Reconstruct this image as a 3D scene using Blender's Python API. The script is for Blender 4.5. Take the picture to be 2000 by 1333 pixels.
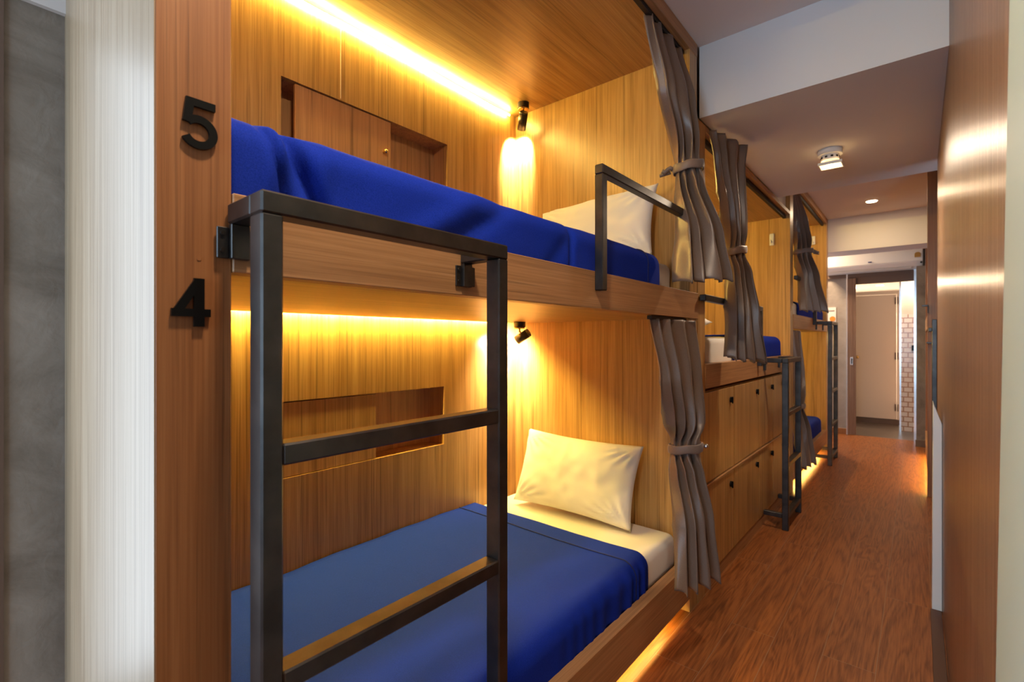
import bpy, bmesh, math, random
from mathutils import Vector, Matrix, noise

for o in list(bpy.data.objects):
    bpy.data.objects.remove(o)
SC = bpy.context.scene
COL = SC.collection
R = math.radians

# ------------------------------------------------------------------ camera, world, exposure, daylight
cam_d = bpy.data.cameras.new('camera')
cam = bpy.data.objects.new('camera', cam_d); COL.objects.link(cam)
cam.location = (0.85, 0.0, 1.321)
cam.rotation_euler = (R(90), 0, R(40))
cam_d.sensor_width = 36.0
cam_d.lens = 946 / 2000 * 36.0
cam_d.clip_start = 0.02
cam_d.dof.use_dof = True
cam_d.dof.focus_distance = 1.35
cam_d.dof.aperture_fstop = 4.5
SC.camera = cam

SC.view_settings.view_transform = 'Standard'
SC.view_settings.look = 'None'
SC.view_settings.gamma = 1.0
SC.view_settings.use_curve_mapping = False
SC.view_settings.exposure = 0.58
SC.cycles.use_denoising = True
SC.cycles.max_bounces = 10
SC.cycles.diffuse_bounces = 6
SC.cycles.glossy_bounces = 4
SC.cycles.sample_clamp_indirect = 6.0

w = bpy.data.worlds.new('world'); SC.world = w; w.use_nodes = True
w.node_tree.nodes['Background'].inputs['Color'].default_value = (0.62, 0.78, 1.0, 1)
w.node_tree.nodes['Background'].inputs['Strength'].default_value = 1.2


def area(name, loc, rot, sx, sy, power, color, spread=180):
    d = bpy.data.lights.new(name, 'AREA'); d.shape = 'RECTANGLE'; d.size = sx; d.size_y = sy
    d.energy = power; d.color = color; d.spread = R(spread)
    o = bpy.data.objects.new(name, d); COL.objects.link(o)
    o.location = loc; o.rotation_euler = rot
    return o


# daylight: the window in the left wall just outside the frame, the one behind the photographer,
# and an added, unseen fill lamp overhead that brightens the near corridor
area('window_daylight', (-0.83, -0.66, 1.25), (0, R(-90), 0), 1.7, 1.4, 14, (0.80, 0.90, 1.0))
area('back_window_daylight', (0.25, -2.62, 1.45), (R(90), 0, 0), 1.6, 1.9, 46, (0.52, 0.77, 1.0))
area('near_fill_light', (0.45, 0.40, 2.79), (0, 0, 0), 0.12, 0.12, 19, (1.0, 0.78, 0.56))
area('end_lobby_light', (-0.5, 7.85, 2.78), (0, 0, 0), 0.3, 0.3, 34, (1.0, 0.74, 0.48))

WARM = (1.0, 0.74, 0.42)
LED = (1.0, 0.73, 0.18)


# ------------------------------------------------------------------ materials
def new_mat(name):
    m = bpy.data.materials.new(name); m.use_nodes = True
    nt = m.node_tree
    return m, nt, nt.nodes['Principled BSDF']


def plain(name, color, rough=0.5, metal=0.0, emit=None, strength=0, coat=0, sheen=0, bump=0, bscale=200):
    m, nt, b = new_mat(name)
    b.inputs['Base Color'].default_value = (*color, 1)
    b.inputs['Roughness'].default_value = rough
    b.inputs['Metallic'].default_value = metal
    b.inputs['Coat Weight'].default_value = coat
    b.inputs['Sheen Weight'].default_value = sheen
    if emit:
        b.inputs['Emission Color'].default_value = (*emit, 1)
        b.inputs['Emission Strength'].default_value = strength
    if bump:
        g = nt.nodes.new('ShaderNodeNewGeometry'); n = nt.nodes.new('ShaderNodeTexNoise')
        n.inputs['Scale'].default_value = bscale; n.inputs['Detail'].default_value = 4
        bp = nt.nodes.new('ShaderNodeBump'); bp.inputs['Strength'].default_value = bump
        bp.inputs['Distance'].default_value = 0.002
        nt.links.new(g.outputs['Position'], n.inputs['Vector'])
        nt.links.new(n.outputs['Fac'], bp.inputs['Height'])
        nt.links.new(bp.outputs['Normal'], b.inputs['Normal'])
    return m


def wood(name, dark, mid, light, axis='z', rough=0.38, fine=1.0, broad=1.0, bump=0.05, lines=0.5, spec=0.5):
    """laminate with long streaks running along one world axis"""
    m, nt, b = new_mat(name)
    L = nt.links
    g = nt.nodes.new('ShaderNodeNewGeometry')

    def nz(s_across, s_along, detail, dist=0.0, rg=0.6):
        mp = nt.nodes.new('ShaderNodeMapping')
        sc = [s_across] * 3; sc['xyz'.index(axis)] = s_along
        mp.inputs['Scale'].default_value = sc
        n = nt.nodes.new('ShaderNodeTexNoise'); n.inputs['Scale'].default_value = 1
        n.inputs['Detail'].default_value = detail; n.inputs['Roughness'].default_value = rg
        n.inputs['Distortion'].default_value = dist
        L.new(g.outputs['Position'], mp.inputs['Vector']); L.new(mp.outputs['Vector'], n.inputs['Vector'])
        return n
    a = nz(26 * broad, 0.9, 5, 0.3, 0.7)
    f = nz(170 * fine, 2.2, 3, 0.0, 0.6)
    ln = nz(60 * fine, 0.7, 3, 0.6, 0.8)
    mix = nt.nodes.new('ShaderNodeMix'); mix.data_type = 'FLOAT'; mix.inputs['Factor'].default_value = 0.45
    L.new(a.outputs['Fac'], mix.inputs['A']); L.new(f.outputs['Fac'], mix.inputs['B'])
    cr = nt.nodes.new('ShaderNodeValToRGB'); e = cr.color_ramp.elements
    e[0].position = 0.34; e[0].color = (*dark, 1)
    e[1].position = 0.66; e[1].color = (*light, 1)
    k = cr.color_ramp.elements.new(0.5); k.color = (*mid, 1)
    L.new(mix.outputs['Result'], cr.inputs['Fac'])
    # thin dark pore lines
    cr2 = nt.nodes.new('ShaderNodeValToRGB'); e = cr2.color_ramp.elements
    e[0].position = 0.30; e[0].color = (1 - lines,) * 3 + (1,)
    e[1].position = 0.46; e[1].color = (1, 1, 1, 1)
    L.new(ln.outputs['Fac'], cr2.inputs['Fac'])
    mu = nt.nodes.new('ShaderNodeMix'); mu.data_type = 'RGBA'; mu.blend_type = 'MULTIPLY'; mu.inputs['Factor'].default_value = 1
    L.new(cr.outputs['Color'], mu.inputs['A']); L.new(cr2.outputs['Color'], mu.inputs['B'])
    L.new(mu.outputs['Result'], b.inputs['Base Color'])
    b.inputs['Roughness'].default_value = rough
    b.inputs['Specular IOR Level'].default_value = spec
    bp = nt.nodes.new('ShaderNodeBump'); bp.inputs['Strength'].default_value = bump; bp.inputs['Distance'].default_value = 0.003
    L.new(f.outputs['Fac'], bp.inputs['Height']); L.new(bp.outputs['Normal'], b.inputs['Normal'])
    return m


WD, WM, WL = (0.30, 0.155, 0.045), (0.47, 0.265, 0.085), (0.60, 0.37, 0.14)
M_wood = wood('straw laminate upright grain', WD, WM, WL, 'z', 0.33)
M_woodx = wood('straw laminate grain across the berth', WD, WM, WL, 'y', 0.30, lines=0.3)
M_rail = wood('straw laminate grain along the rail', (0.30, 0.145, 0.058), (0.42, 0.215, 0.088), (0.52, 0.285, 0.13), 'y', 0.42, fine=1.3, lines=0.35)
M_post = wood('reddish laminate upright grain', (0.20, 0.073, 0.022), (0.30, 0.118, 0.037), (0.37, 0.16, 0.056), 'z', 0.42, fine=1.2, broad=1.6, lines=0.45)
M_niche = wood('recess laminate', (0.38, 0.19, 0.07), (0.54, 0.28, 0.11), (0.64, 0.35, 0.14), 'z', 0.42)
M_pale = wood('bleached ash laminate', (0.21, 0.135, 0.075), (0.33, 0.235, 0.145), (0.42, 0.32, 0.215), 'z', 0.36, fine=1.4, broad=2.2, lines=0.12)
M_wallr = wood('brushed brown laminate', (0.13, 0.072, 0.044), (0.205, 0.122, 0.08), (0.32, 0.205, 0.145), 'z', 0.30, fine=1.2, broad=2.2, lines=0.45, bump=0.8, spec=0.28)
M_ply = plain('pale plywood', (0.75, 0.62, 0.45), 0.6)
M_ceil = plain('matt white ceiling paint', (0.78, 0.70, 0.66), 0.9, bump=0.03, bscale=60)
M_white = plain('white painted beam', (0.70, 0.685, 0.675), 0.85, bump=0.03, bscale=60)
M_black = plain('black acrylic', (0.004, 0.004, 0.004), 0.35)
M_black.node_tree.nodes['Principled BSDF'].inputs['Specular IOR Level'].default_value = 0.2
M_dark = plain('dark track', (0.012, 0.009, 0.008), 0.6)
M_brass = plain('brass', (0.75, 0.50, 0.18), 0.25, 1.0)
M_chrome = plain('chrome', (0.75, 0.78, 0.82), 0.22, 1.0)
M_alu = plain('brushed aluminium', (0.62, 0.64, 0.68), 0.35, 0.9)
M_plastic = plain('white plastic', (0.80, 0.79, 0.76), 0.4)
M_blackmetal = plain('black lamp housing', (0.02, 0.016, 0.014), 0.35, 0.3)
M_led = plain('glowing warm strip', (1, 0.8, 0.4), 0.5, emit=LED, strength=200)
M_led2 = plain('glowing warm strip under bed', (1, 0.8, 0.4), 0.5, emit=LED, strength=90)
M_led3 = plain('glowing warm strip in the gap', (1, 0.8, 0.4), 0.5, emit=LED, strength=430)
M_lens = plain('lit lamp lens', (1, 0.9, 0.7), 0.5, emit=(1, 0.72, 0.4), strength=12)
M_down = plain('lit downlight lens', (1, 0.9, 0.7), 0.5, emit=(1, 0.74, 0.45), strength=60)
M_lens2 = plain('lit square lens', (1, 0.9, 0.7), 0.5, emit=(1, 0.66, 0.30), strength=2.2)
M_lens3 = plain('bright lamp core', (1, 0.9, 0.7), 0.5, emit=(1, 0.80, 0.5), strength=7)
M_pillow = plain('white cotton', (0.80, 0.76, 0.70), 0.85, sheen=0.2, bump=0.10, bscale=600)
M_sheet = plain('white fitted sheet', (0.78, 0.74, 0.68), 0.85, sheen=0.2, bump=0.08, bscale=500)
M_concwhite = plain('pale door frame paint', (0.36, 0.45, 0.43), 0.6, bump=0.1, bscale=90)
M_seam = plain('dark blue stitching', (0.006, 0.012, 0.09), 0.9)
M_greydoor = plain('grey cubicle laminate', (0.74, 0.64, 0.56), 0.5)
M_taupe = plain('dark bronze frame', (0.14, 0.09, 0.065), 0.5)


def fabric(name, c1, c2, scale, rough, sheen, bump):
    m, nt, b = new_mat(name); L = nt.links
    g = nt.nodes.new('ShaderNodeNewGeometry'); n = nt.nodes.new('ShaderNodeTexNoise')
    n.inputs['Scale'].default_value = scale; n.inputs['Detail'].default_value = 3
    cr = nt.nodes.new('ShaderNodeValToRGB'); e = cr.color_ramp.elements
    e[0].position = 0.3; e[0].color = (*c1, 1); e[1].position = 0.7; e[1].color = (*c2, 1)
    L.new(g.outputs['Position'], n.inputs['Vector']); L.new(n.outputs['Fac'], cr.inputs['Fac'])
    L.new(cr.outputs['Color'], b.inputs['Base Color'])
    b.inputs['Roughness'].default_value = rough; b.inputs['Sheen Weight'].default_value = sheen
    b.inputs['Specular IOR Level'].default_value = 0.06 if rough > 0.8 else 0.5
    b.inputs['Sheen Roughness'].default_value = 0.4
    bp = nt.nodes.new('ShaderNodeBump'); bp.inputs['Strength'].default_value = bump; bp.inputs['Distance'].default_value = 0.001
    L.new(n.outputs['Fac'], bp.inputs['Height']); L.new(bp.outputs['Normal'], b.inputs['Normal'])
    return m


M_blue = fabric('royal blue knit cover', (0.006, 0.025, 0.27), (0.012, 0.036, 0.41), 420, 0.85, 0.0, 0.35)
M_curt = fabric('taupe satin curtain', (0.145, 0.096, 0.070), (0.175, 0.118, 0.087), 300, 0.36, 0.1, 0.05)
M_tie = fabric('taupe tie band', (0.165, 0.115, 0.088), (0.195, 0.14, 0.108), 300, 0.5, 0.3, 0.1)


def steel():
    m, nt, b = new_mat('black powder coated steel'); L = nt.links
    g = nt.nodes.new('ShaderNodeNewGeometry'); n = nt.nodes.new('ShaderNodeTexNoise')
    n.inputs['Scale'].default_value = 14; n.inputs['Detail'].default_value = 5
    cr = nt.nodes.new('ShaderNodeValToRGB'); e = cr.color_ramp.elements
    e[0].position = 0.35; e[0].color = (0.060, 0.058, 0.058, 1)
    e[1].position = 0.75; e[1].color = (0.105, 0.098, 0.094, 1)
    L.new(g.outputs['Position'], n.inputs['Vector']); L.new(n.outputs['Fac'], cr.inputs['Fac'])
    L.new(cr.outputs['Color'], b.inputs['Base Color'])
    b.inputs['Roughness'].default_value = 0.38; b.inputs['Metallic'].default_value = 0.92
    b.inputs['Specular IOR Level'].default_value = 0.4
    return m


M_steel = steel()


def concrete(name, c1, c2, rough=0.7):
    m, nt, b = new_mat(name); L = nt.links
    g = nt.nodes.new('ShaderNodeNewGeometry')
    n = nt.nodes.new('ShaderNodeTexNoise'); n.inputs['Scale'].default_value = 5; n.inputs['Detail'].default_value = 8
    n.inputs['Roughness'].default_value = 0.65; n.inputs['Distortion'].default_value = 0.8
    cr = nt.nodes.new('ShaderNodeValToRGB'); e = cr.color_ramp.elements
    e[0].position = 0.3; e[0].color = (*c1, 1); e[1].position = 0.72; e[1].color = (*c2, 1)
    L.new(g.outputs['Position'], n.inputs['Vector']); L.new(n.outputs['Fac'], cr.inputs['Fac'])
    L.new(cr.outputs['Color'], b.inputs['Base Color']); b.inputs['Roughness'].default_value = rough
    n2 = nt.nodes.new('ShaderNodeTexNoise'); n2.inputs['Scale'].default_value = 22; n2.inputs['Detail'].default_value = 6; n2.inputs['Distortion'].default_value = 0.5
    L.new(g.outputs['Position'], n2.inputs['Vector'])
    bp = nt.nodes.new('ShaderNodeBump'); bp.inputs['Strength'].default_value = 0.5; bp.inputs['Distance'].default_value = 0.005
    L.new(n2.outputs['Fac'], bp.inputs['Height']); L.new(bp.outputs['Normal'], b.inputs['Normal'])
    return m


M_conc = concrete('polished cement render', (0.17, 0.145, 0.115), (0.33, 0.295, 0.25))
M_conc_far = concrete('warm cement render', (0.26, 0.22, 0.18), (0.36, 0.31, 0.26))
M_tilefloor = concrete('dark grey floor tile', (0.09, 0.07, 0.06), (0.13, 0.10, 0.085), 0.35)


def floor_mat():
    m, nt, b = new_mat('reddish oak vinyl planks'); L = nt.links
    g = nt.nodes.new('ShaderNodeNewGeometry')
    # planks run down the corridor: swap x and y for the brick pattern
    sx = nt.nodes.new('ShaderNodeSeparateXYZ'); L.new(g.outputs['Position'], sx.inputs[0])
    cb = nt.nodes.new('ShaderNodeCombineXYZ'); L.new(sx.outputs['Y'], cb.inputs['X']); L.new(sx.outputs['X'], cb.inputs['Y'])
    br = nt.nodes.new('ShaderNodeTexBrick')
    br.inputs['Scale'].default_value = 1.0; br.inputs['Brick Width'].default_value = 1.2; br.inputs['Row Height'].default_value = 0.18
    br.inputs['Mortar Size'].default_value = 0.0012; br.inputs['Mortar Smooth'].default_value = 0.2
    br.offset = 0.37; br.squash = 1
    br.inputs['Color1'].default_value = (0, 0, 0, 1); br.inputs['Color2'].default_value = (1, 1, 1, 1); br.inputs['Mortar'].default_value = (0.5, 0.5, 0.5, 1)
    L.new(cb.outputs[0], br.inputs['Vector'])
    # per plank offset of the grain
    ad = nt.nodes.new('ShaderNodeVectorMath'); ad.operation = 'MULTIPLY_ADD'
    ad.inputs[1].default_value = (7.3, 3.1, 5.7)
    L.new(br.outputs['Color'], ad.inputs[0]); L.new(g.outputs['Position'], ad.inputs[2])

    def nz(sc, det, dist, rg=0.6):
        mp = nt.nodes.new('ShaderNodeMapping'); mp.inputs['Scale'].default_value = sc
        L.new(ad.outputs[0], mp.inputs['Vector'])
        n = nt.nodes.new('ShaderNodeTexNoise'); n.inputs['Scale'].default_value = 1
        n.inputs['Detail'].default_value = det; n.inputs['Distortion'].default_value = dist; n.inputs['Roughness'].default_value = rg
        L.new(mp.outputs['Vector'], n.inputs['Vector']); return n
    n1 = nz((8, 0.7, 1), 2, 0.9)
    # contour lines of a stretched noise give cathedral grain
    mt = nt.nodes.new('ShaderNodeMath'); mt.operation = 'MULTIPLY'; mt.inputs[1].default_value = 11
    fr = nt.nodes.new('ShaderNodeMath'); fr.operation = 'PINGPONG'; fr.inputs[1].default_value = 0.5
    L.new(n1.outputs['Fac'], mt.inputs[0]); L.new(mt.outputs[0], fr.inputs[0])
    n2 = nz((150, 6, 1), 4, 0.2)
    mx = nt.nodes.new('ShaderNodeMath'); mx.operation = 'MULTIPLY_ADD'; mx.inputs[1].default_value = 0.5
    L.new(fr.outputs[0], mx.inputs[0]); L.new(n2.outputs['Fac'], mx.inputs[2])
    cr = nt.nodes.new('ShaderNodeValToRGB'); e = cr.color_ramp.elements
    e[0].position = 0.36; e[0].color = (0.13, 0.035, 0.008, 1)
    e[1].position = 0.78; e[1].color = (0.30, 0.098, 0.025, 1)
    L.new(mx.outputs[0], cr.inputs['Fac'])
    sm = nt.nodes.new('ShaderNodeMix'); sm.data_type = 'RGBA'
    L.new(br.outputs['Fac'], sm.inputs['Factor']); L.new(cr.outputs['Color'], sm.inputs['A']); sm.inputs['B'].default_value = (0.28, 0.16, 0.09, 1)
    L.new(sm.outputs['Result'], b.inputs['Base Color'])
    b.inputs['Roughness'].default_value = 0.40; b.inputs['Specular IOR Level'].default_value = 0.25
    bp = nt.nodes.new('ShaderNodeBump'); bp.inputs['Strength'].default_value = 0.12; bp.inputs['Distance'].default_value = 0.002
    L.new(n2.outputs['Fac'], bp.inputs['Height']); L.new(bp.outputs['Normal'], b.inputs['Normal'])
    return m


def brick_mat():
    m, nt, b = new_mat('white glazed brick tiles'); L = nt.links
    g = nt.nodes.new('ShaderNodeNewGeometry')
    sx = nt.nodes.new('ShaderNodeSeparateXYZ'); L.new(g.outputs['Position'], sx.inputs[0])
    cb = nt.nodes.new('ShaderNodeCombineXYZ'); L.new(sx.outputs['X'], cb.inputs['X']); L.new(sx.outputs['Z'], cb.inputs['Y'])
    br = nt.nodes.new('ShaderNodeTexBrick')
    br.inputs['Scale'].default_value = 1.0; br.inputs['Brick Width'].default_value = 0.105; br.inputs['Row Height'].default_value = 0.072
    br.inputs['Mortar Size'].default_value = 0.007; br.inputs['Mortar Smooth'].default_value = 0.1
    br.inputs['Color1'].default_value = (0.80, 0.66, 0.55, 1); br.inputs['Color2'].default_value = (0.86, 0.76, 0.66, 1)
    br.inputs['Mortar'].default_value = (0.42, 0.20, 0.09, 1)
    L.new(cb.outputs[0], br.inputs['Vector']); L.new(br.outputs['Color'], b.inputs['Base Color'])
    b.inputs['Roughness'].default_value = 0.15
    return m


M_floor = floor_mat()
M_brick = brick_mat()


# ------------------------------------------------------------------ helpers
def origin_of(parent):
    v = Vector((0, 0, 0))
    while parent is not None:
        v += parent.location; parent = parent.parent
    return v


def link_mesh(name, bm, mat, parent=None, base=None, smooth=False, mods=None):
    """bm is in world metres; the object's origin goes to base (or the parent's own origin)"""
    po = origin_of(parent)
    org = Vector(base) if base is not None else (po if parent is not None else Vector((0, 0, 0)))
    bmesh.ops.translate(bm, verts=bm.verts, vec=-org)
    bmesh.ops.recalc_face_normals(bm, faces=bm.faces)
    me = bpy.data.meshes.new(name); bm.to_mesh(me); bm.free()
    if smooth:
        for p in me.polygons:
            p.use_smooth = True
    me.materials.append(mat)
    o = bpy.data.objects.new(name, me); COL.objects.link(o)
    if parent is not None:
        o.parent = parent
    o.location = org - po
    return o


def add_box(bm, x0, x1, y0, y1, z0, z1, bevel=0.0, seg=1):
    r = bmesh.ops.create_cube(bm, size=1)
    vs = r['verts']
    for v in vs:
        v.co = Vector(((x0 + x1) / 2 + v.co.x * (x1 - x0), (y0 + y1) / 2 + v.co.y * (y1 - y0), (z0 + z1) / 2 + v.co.z * (z1 - z0)))
    if bevel:
        es = list({e for v in vs for e in v.link_edges})
        bmesh.ops.bevel(bm, geom=es, offset=bevel, segments=seg, profile=0.5, affect='EDGES')


def box(name, x0, x1, y0, y1, z0, z1, mat, parent=None, bevel=0.0015, base=None, seg=1):
    bm = bmesh.new(); add_box(bm, x0, x1, y0, y1, z0, z1, bevel, seg)
    return link_mesh(name, bm, mat, parent, base if base is not None else ((x0 + x1) / 2, (y0 + y1) / 2, z0))


def boxes(name, lst, mat, parent=None, bevel=0.0015, base=None):
    bm = bmesh.new()
    for b in lst:
        add_box(bm, *b, bevel)
    return link_mesh(name, bm, mat, parent, base)


def add_cyl(bm, p0, p1, r0, r1=None, seg=24, caps=True):
    p0, p1 = Vector(p0), Vector(p1); r1 = r0 if r1 is None else r1
    d = p1 - p0
    q = d.to_track_quat('Z', 'Y').to_matrix().to_4x4()
    bmesh.ops.create_cone(bm, cap_ends=caps, segments=seg, radius1=r0, radius2=r1, depth=d.length,
                          matrix=Matrix.Translation((p0 + p1) / 2) @ q)


def cyl(name, p0, p1, r0, mat, parent=None, r1=None, seg=24, base=None):
    bm = bmesh.new(); add_cyl(bm, p0, p1, r0, r1, seg)
    o = link_mesh(name, bm, mat, parent, base)
    for p in o.data.polygons:
        p.use_smooth = len(p.vertices) == 4
    return o


def add_tube(bm, pts, r, seg=8):
    pts = [Vector(p) for p in pts]; rings = []
    for i, p in enumerate(pts):
        t = (pts[min(i + 1, len(pts) - 1)] - pts[max(i - 1, 0)]).normalized()
        a = t.orthogonal().normalized() if i == 0 else (rings_a - t * rings_a.dot(t)).normalized()
        rings_a = a
        bb = t.cross(a)
        rings.append([bm.verts.new(p + (a * math.cos(k / seg * 2 * math.pi) + bb * math.sin(k / seg * 2 * math.pi)) * r) for k in range(seg)])
    for i in range(len(rings) - 1):
        for k in range(seg):
            bm.faces.new((rings[i][k], rings[i][(k + 1) % seg], rings[i + 1][(k + 1) % seg], rings[i + 1][k]))
    bm.faces.new(rings[0][::-1]); bm.faces.new(rings[-1])


def tube(name, pts, r, mat, parent=None, seg=8, base=None):
    bm = bmesh.new(); add_tube(bm, pts, r, seg)
    return link_mesh(name, bm, mat, parent, base, smooth=True)


def tag(o, label, cat, group=None, kind=None):
    o['label'] = label; o['category'] = cat
    if group: o['group'] = group
    if kind: o['kind'] = kind
    return o


def thing(name, loc, label, cat, group=None):
    o = bpy.data.objects.new(name, None); COL.objects.link(o); o.location = loc
    o.empty_display_size = 0.1
    return tag(o, label, cat, group)


def struct(name, lst, mat, bevel=0.0, label=None, parent=None):
    o = boxes(name, lst, mat, parent, bevel)
    if parent is None:
        o['kind'] = 'structure'
        if label: o['label'] = label
    return o


def copy_tree(o, parent=None):
    c = o.copy(); COL.objects.link(c); c.parent = parent
    for ch in list(o.children):
        copy_tree(ch, c)
    return c


# ------------------------------------------------------------------ the setting
W = 0.94      # laminate wall on the right
H = 2.81      # ceiling
YB = -2.6     # wall behind the photographer

struct('floor', [(-1.2, 2.2, YB - 0.1, 8.32, -0.1, 0.0)], M_floor, label='reddish oak plank floor of the corridor')
struct('trim_floor_tiles', [(-0.5, 1.6, 8.32, 12.5, -0.1, 0.0)], M_tilefloor, label='dark grey tiled floor beyond the corridor doorway')
struct('ceiling', [(-1.2, 2.2, YB - 0.1, 8.5, H, H + 0.1)], M_ceil, label='off-white painted corridor ceiling')
struct('trim_1', [(-0.0, 1.9, 2.49, 4.26, 2.45, H)], M_white, label='deep white ceiling beam crossing the corridor')
struct('trim_2', [(-0.05, 1.9, 7.04, 7.44, 2.405, H)], M_white, label='white ceiling beam before the end wall')
struct('wall_left', [(-0.85, -0.75, 0.09, 0.2045, 0.0, 2.115), (-0.85, -0.75, YB, -1.42, 0.0, 2.115), (-0.85, -0.75, -1.42, 0.09, 0.0, 0.35)], M_conc, label='grey cement wall beside the pale bunk side panel')
struct('trim_3', [(-0.85, -0.735, YB, 0.2045, 2.115, H)], M_white, label='white painted band above the grey cement wall')
struct('trim_4', [(-0.80, -0.745, 0.06, 0.101, 0.35, 2.115)], M_taupe, label='dark edge strip on the grey cement wall')
# wall behind the photographer with a window opening
struct('wall_back', [(-0.85, -0.65, YB - 0.1, YB, 0, H), (1.15, 2.2, YB - 0.1, YB, 0, H),
                     (-0.65, 1.15, YB - 0.1, YB, 0, 0.45), (-0.65, 1.15, YB - 0.1, YB, 2.45, H)], M_white, label='white wall with the window opening')
wf = boxes('window_1', [(-0.65, -0.61, YB - 0.06, YB - 0.02, 0.45, 2.45), (1.11, 1.15, YB - 0.06, YB - 0.02, 0.45, 2.45),
                        (-0.61, 1.11, YB - 0.06, YB - 0.02, 0.45, 0.49), (-0.61, 1.11, YB - 0.06, YB - 0.02, 2.41, 2.45),
                        (0.235, 0.265, YB - 0.06, YB - 0.02, 0.49, 2.41)], M_plastic)
w2 = boxes('window_2', [(-0.84, -0.80, -1.42, -1.38, 0.35, 2.115), (-0.84, -0.80, 0.02, 0.06, 0.35, 2.115), (-0.84, -0.80, -0.70, -0.66, 0.35, 2.115)], M_plastic)
w2['kind'] = 'structure'; w2['label'] = 'window frame in the left wall'
wf['kind'] = 'structure'; wf['label'] = 'white window frame behind the photographer'
# right hand side
struct('wall_right', [(W, W + 0.06, 0.66, 3.97, 0.0, H)], M_wallr, label='glossy brown streaked laminate wall')
struct('trim_5', [(W + 0.06, 2.2, 0.75, 0.85, 0.0, H), (2.1, 2.2, YB, 0.85, 0.0, H), (1.9, 2.0, 3.9, 8.5, 0, H)], M_wallr, label='brown laminate wall parts of the side passage')
bm = bmesh.new()   # leaning pale jamb right beside the lens
vs = []
for z, ye in ((0.0, 1.075), (H, 0.645)):
    for x in (0.932, 0.99):
        for y in (0.60, ye):
            vs.append(bm.verts.new((x, y, z)))
q = lambda *i: bm.faces.new([vs[k] for k in i])
q(0, 1, 5, 4); q(2, 3, 7, 6); q(0, 2, 6, 4); q(1, 3, 7, 5); q(0, 1, 3, 2); q(4, 5, 7, 6)
o = link_mesh('trim_6', bm, M_concwhite); o['kind'] = 'structure'; o['label'] = 'pale grey-green door jamb at the near end of the laminate wall'
# end wall with doorway
struct('wall_far', [(-1.2, 0.078, 8.32, 8.42, 0, H), (0.84, 2.0, 8.32, 8.42, 0, H), (0.078, 0.84, 8.32, 8.42, 2.31, H)], M_conc_far, label='cement rendered end wall with the doorway')
struct('trim_7', [(-1.2, 0.84, 8.29, 8.32, 2.215, 2.315), (0.078, 0.84, 8.30, 8.40, 2.12, 2.215)], M_taupe, label='dark bronze header over the doorway')
struct('trim_8', [(0.068, 0.084, 8.285, 8.32, 0.0, 2.315)], M_alu, label='thin aluminium strip on the left side of the doorway')
struct('trim_9', [(0.805, 0.845, 8.27, 8.42, 0.0, 2.30)], M_chrome, label='bright metal jamb on the right side of the doorway')
struct('baseboard_far', [(-0.6, 0.068, 8.30, 8.32, 0.0, 0.08)], M_post, 0.002, label='red brown skirting on the end wall')
struct('trim_10', [(0.83, 1.9, 7.90, 8.27, 0, 2.26)], M_conc, label='grey cement pier right of the doorway')
struct('baseboard_right', [(0.82, 0.93, 7.885, 7.90, 0.0, 0.085)], M_taupe, 0.002, label='dark skirting on the grey pier')
# washroom beyond the doorway
struct('wall_washroom', [(-0.55, -0.45, 8.42, 12.5, 0, 2.5), (1.5, 1.6, 8.42, 12.5, 0, 2.5), (-0.5, 1.6, 12.4, 12.5, 0, 2.5)], M_white, label='white washroom walls')
struct('ceiling_washroom', [(-0.5, 1.6, 8.42, 12.5, 2.36, 2.46)], M_white, label='washroom ceiling')
struct('wall_tiled', [(0.655, 1.5, 9.10, 9.2, 0.0, 1.71)], M_brick, label='white glazed brick tiled wall beyond the doorway')
struct('wall_above_tiles', [(0.655, 1.5, 9.101, 9.2, 1.71, 2.36)], M_white, label='plain wall above the brick tiles')
struct('trim_11', [(0.637, 0.657, 9.07, 9.2, 0.0, 2.36)], M_chrome, label='bright metal strip standing in for the daylit gap beside the brick tiles')  # bluish metal put where daylight shines through a narrow gap
struct('trim_12', [(-0.45, 0.64, 9.72, 9.80, 0.0, 0.085)], M_taupe, label='dark threshold below the washroom door')

# sliding timber door
d1 = box('door_1', 0.084, 0.182, 8.26, 8.295, 0.012, 2.20, M_wallr, bevel=0.002); d1['kind'] = 'structure'; d1['label'] = 'narrow edge of a timber sliding door'
boxes('flush_handle', [(0.118, 0.150, 8.252, 8.262, 0.985, 1.095)], M_chrome, d1, 0.002)
boxes('handle_recess', [(0.127, 0.141, 8.249, 8.254, 1.0, 1.08)], M_dark, d1, 0.001)
# washroom door
d2 = box('door_2', 0.03, 0.585, 9.70, 9.735, 0.085, 2.055, M_greydoor, bevel=0.003); d2['kind'] = 'structure'; d2['label'] = 'grey beige washroom door'
boxes('door_frame', [(-0.45, 0.03, 9.70, 9.74, 0.085, 2.12), (0.03, 0.64, 9.69, 9.74, 2.06, 2.12), (0.59, 0.64, 9.69, 9.74, 0.085, 2.06)], M_greydoor, d2, 0.002)
for z in (0.22, 1.03, 1.90):
    boxes('hinge', [(0.565, 0.582, 9.685, 9.70, z, z + 0.11), (0.600, 0.612, 9.675, 9.69, z, z + 0.11)], M_taupe, d2, 0.002)
bm = bmesh.new(); bmesh.ops.create_uvsphere(bm, u_segments=16, v_segments=10, radius=0.026, matrix=Matrix.Translation((0.085, 9.655, 1.06)))
add_cyl(bm, (0.085, 9.70, 1.06), (0.085, 9.66, 1.06), 0.012)
link_mesh('door_knob', bm, M_brass, d2, smooth=True)
tag(box('light_switch', 0.775, 0.84, 9.08, 9.10, 1.18, 1.26, M_black), 'black switch plate on the white brick tiles', 'switch')


# ------------------------------------------------------------------ bunk cabins
PX = -1.10     # back panel face
T = 0.03


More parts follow.
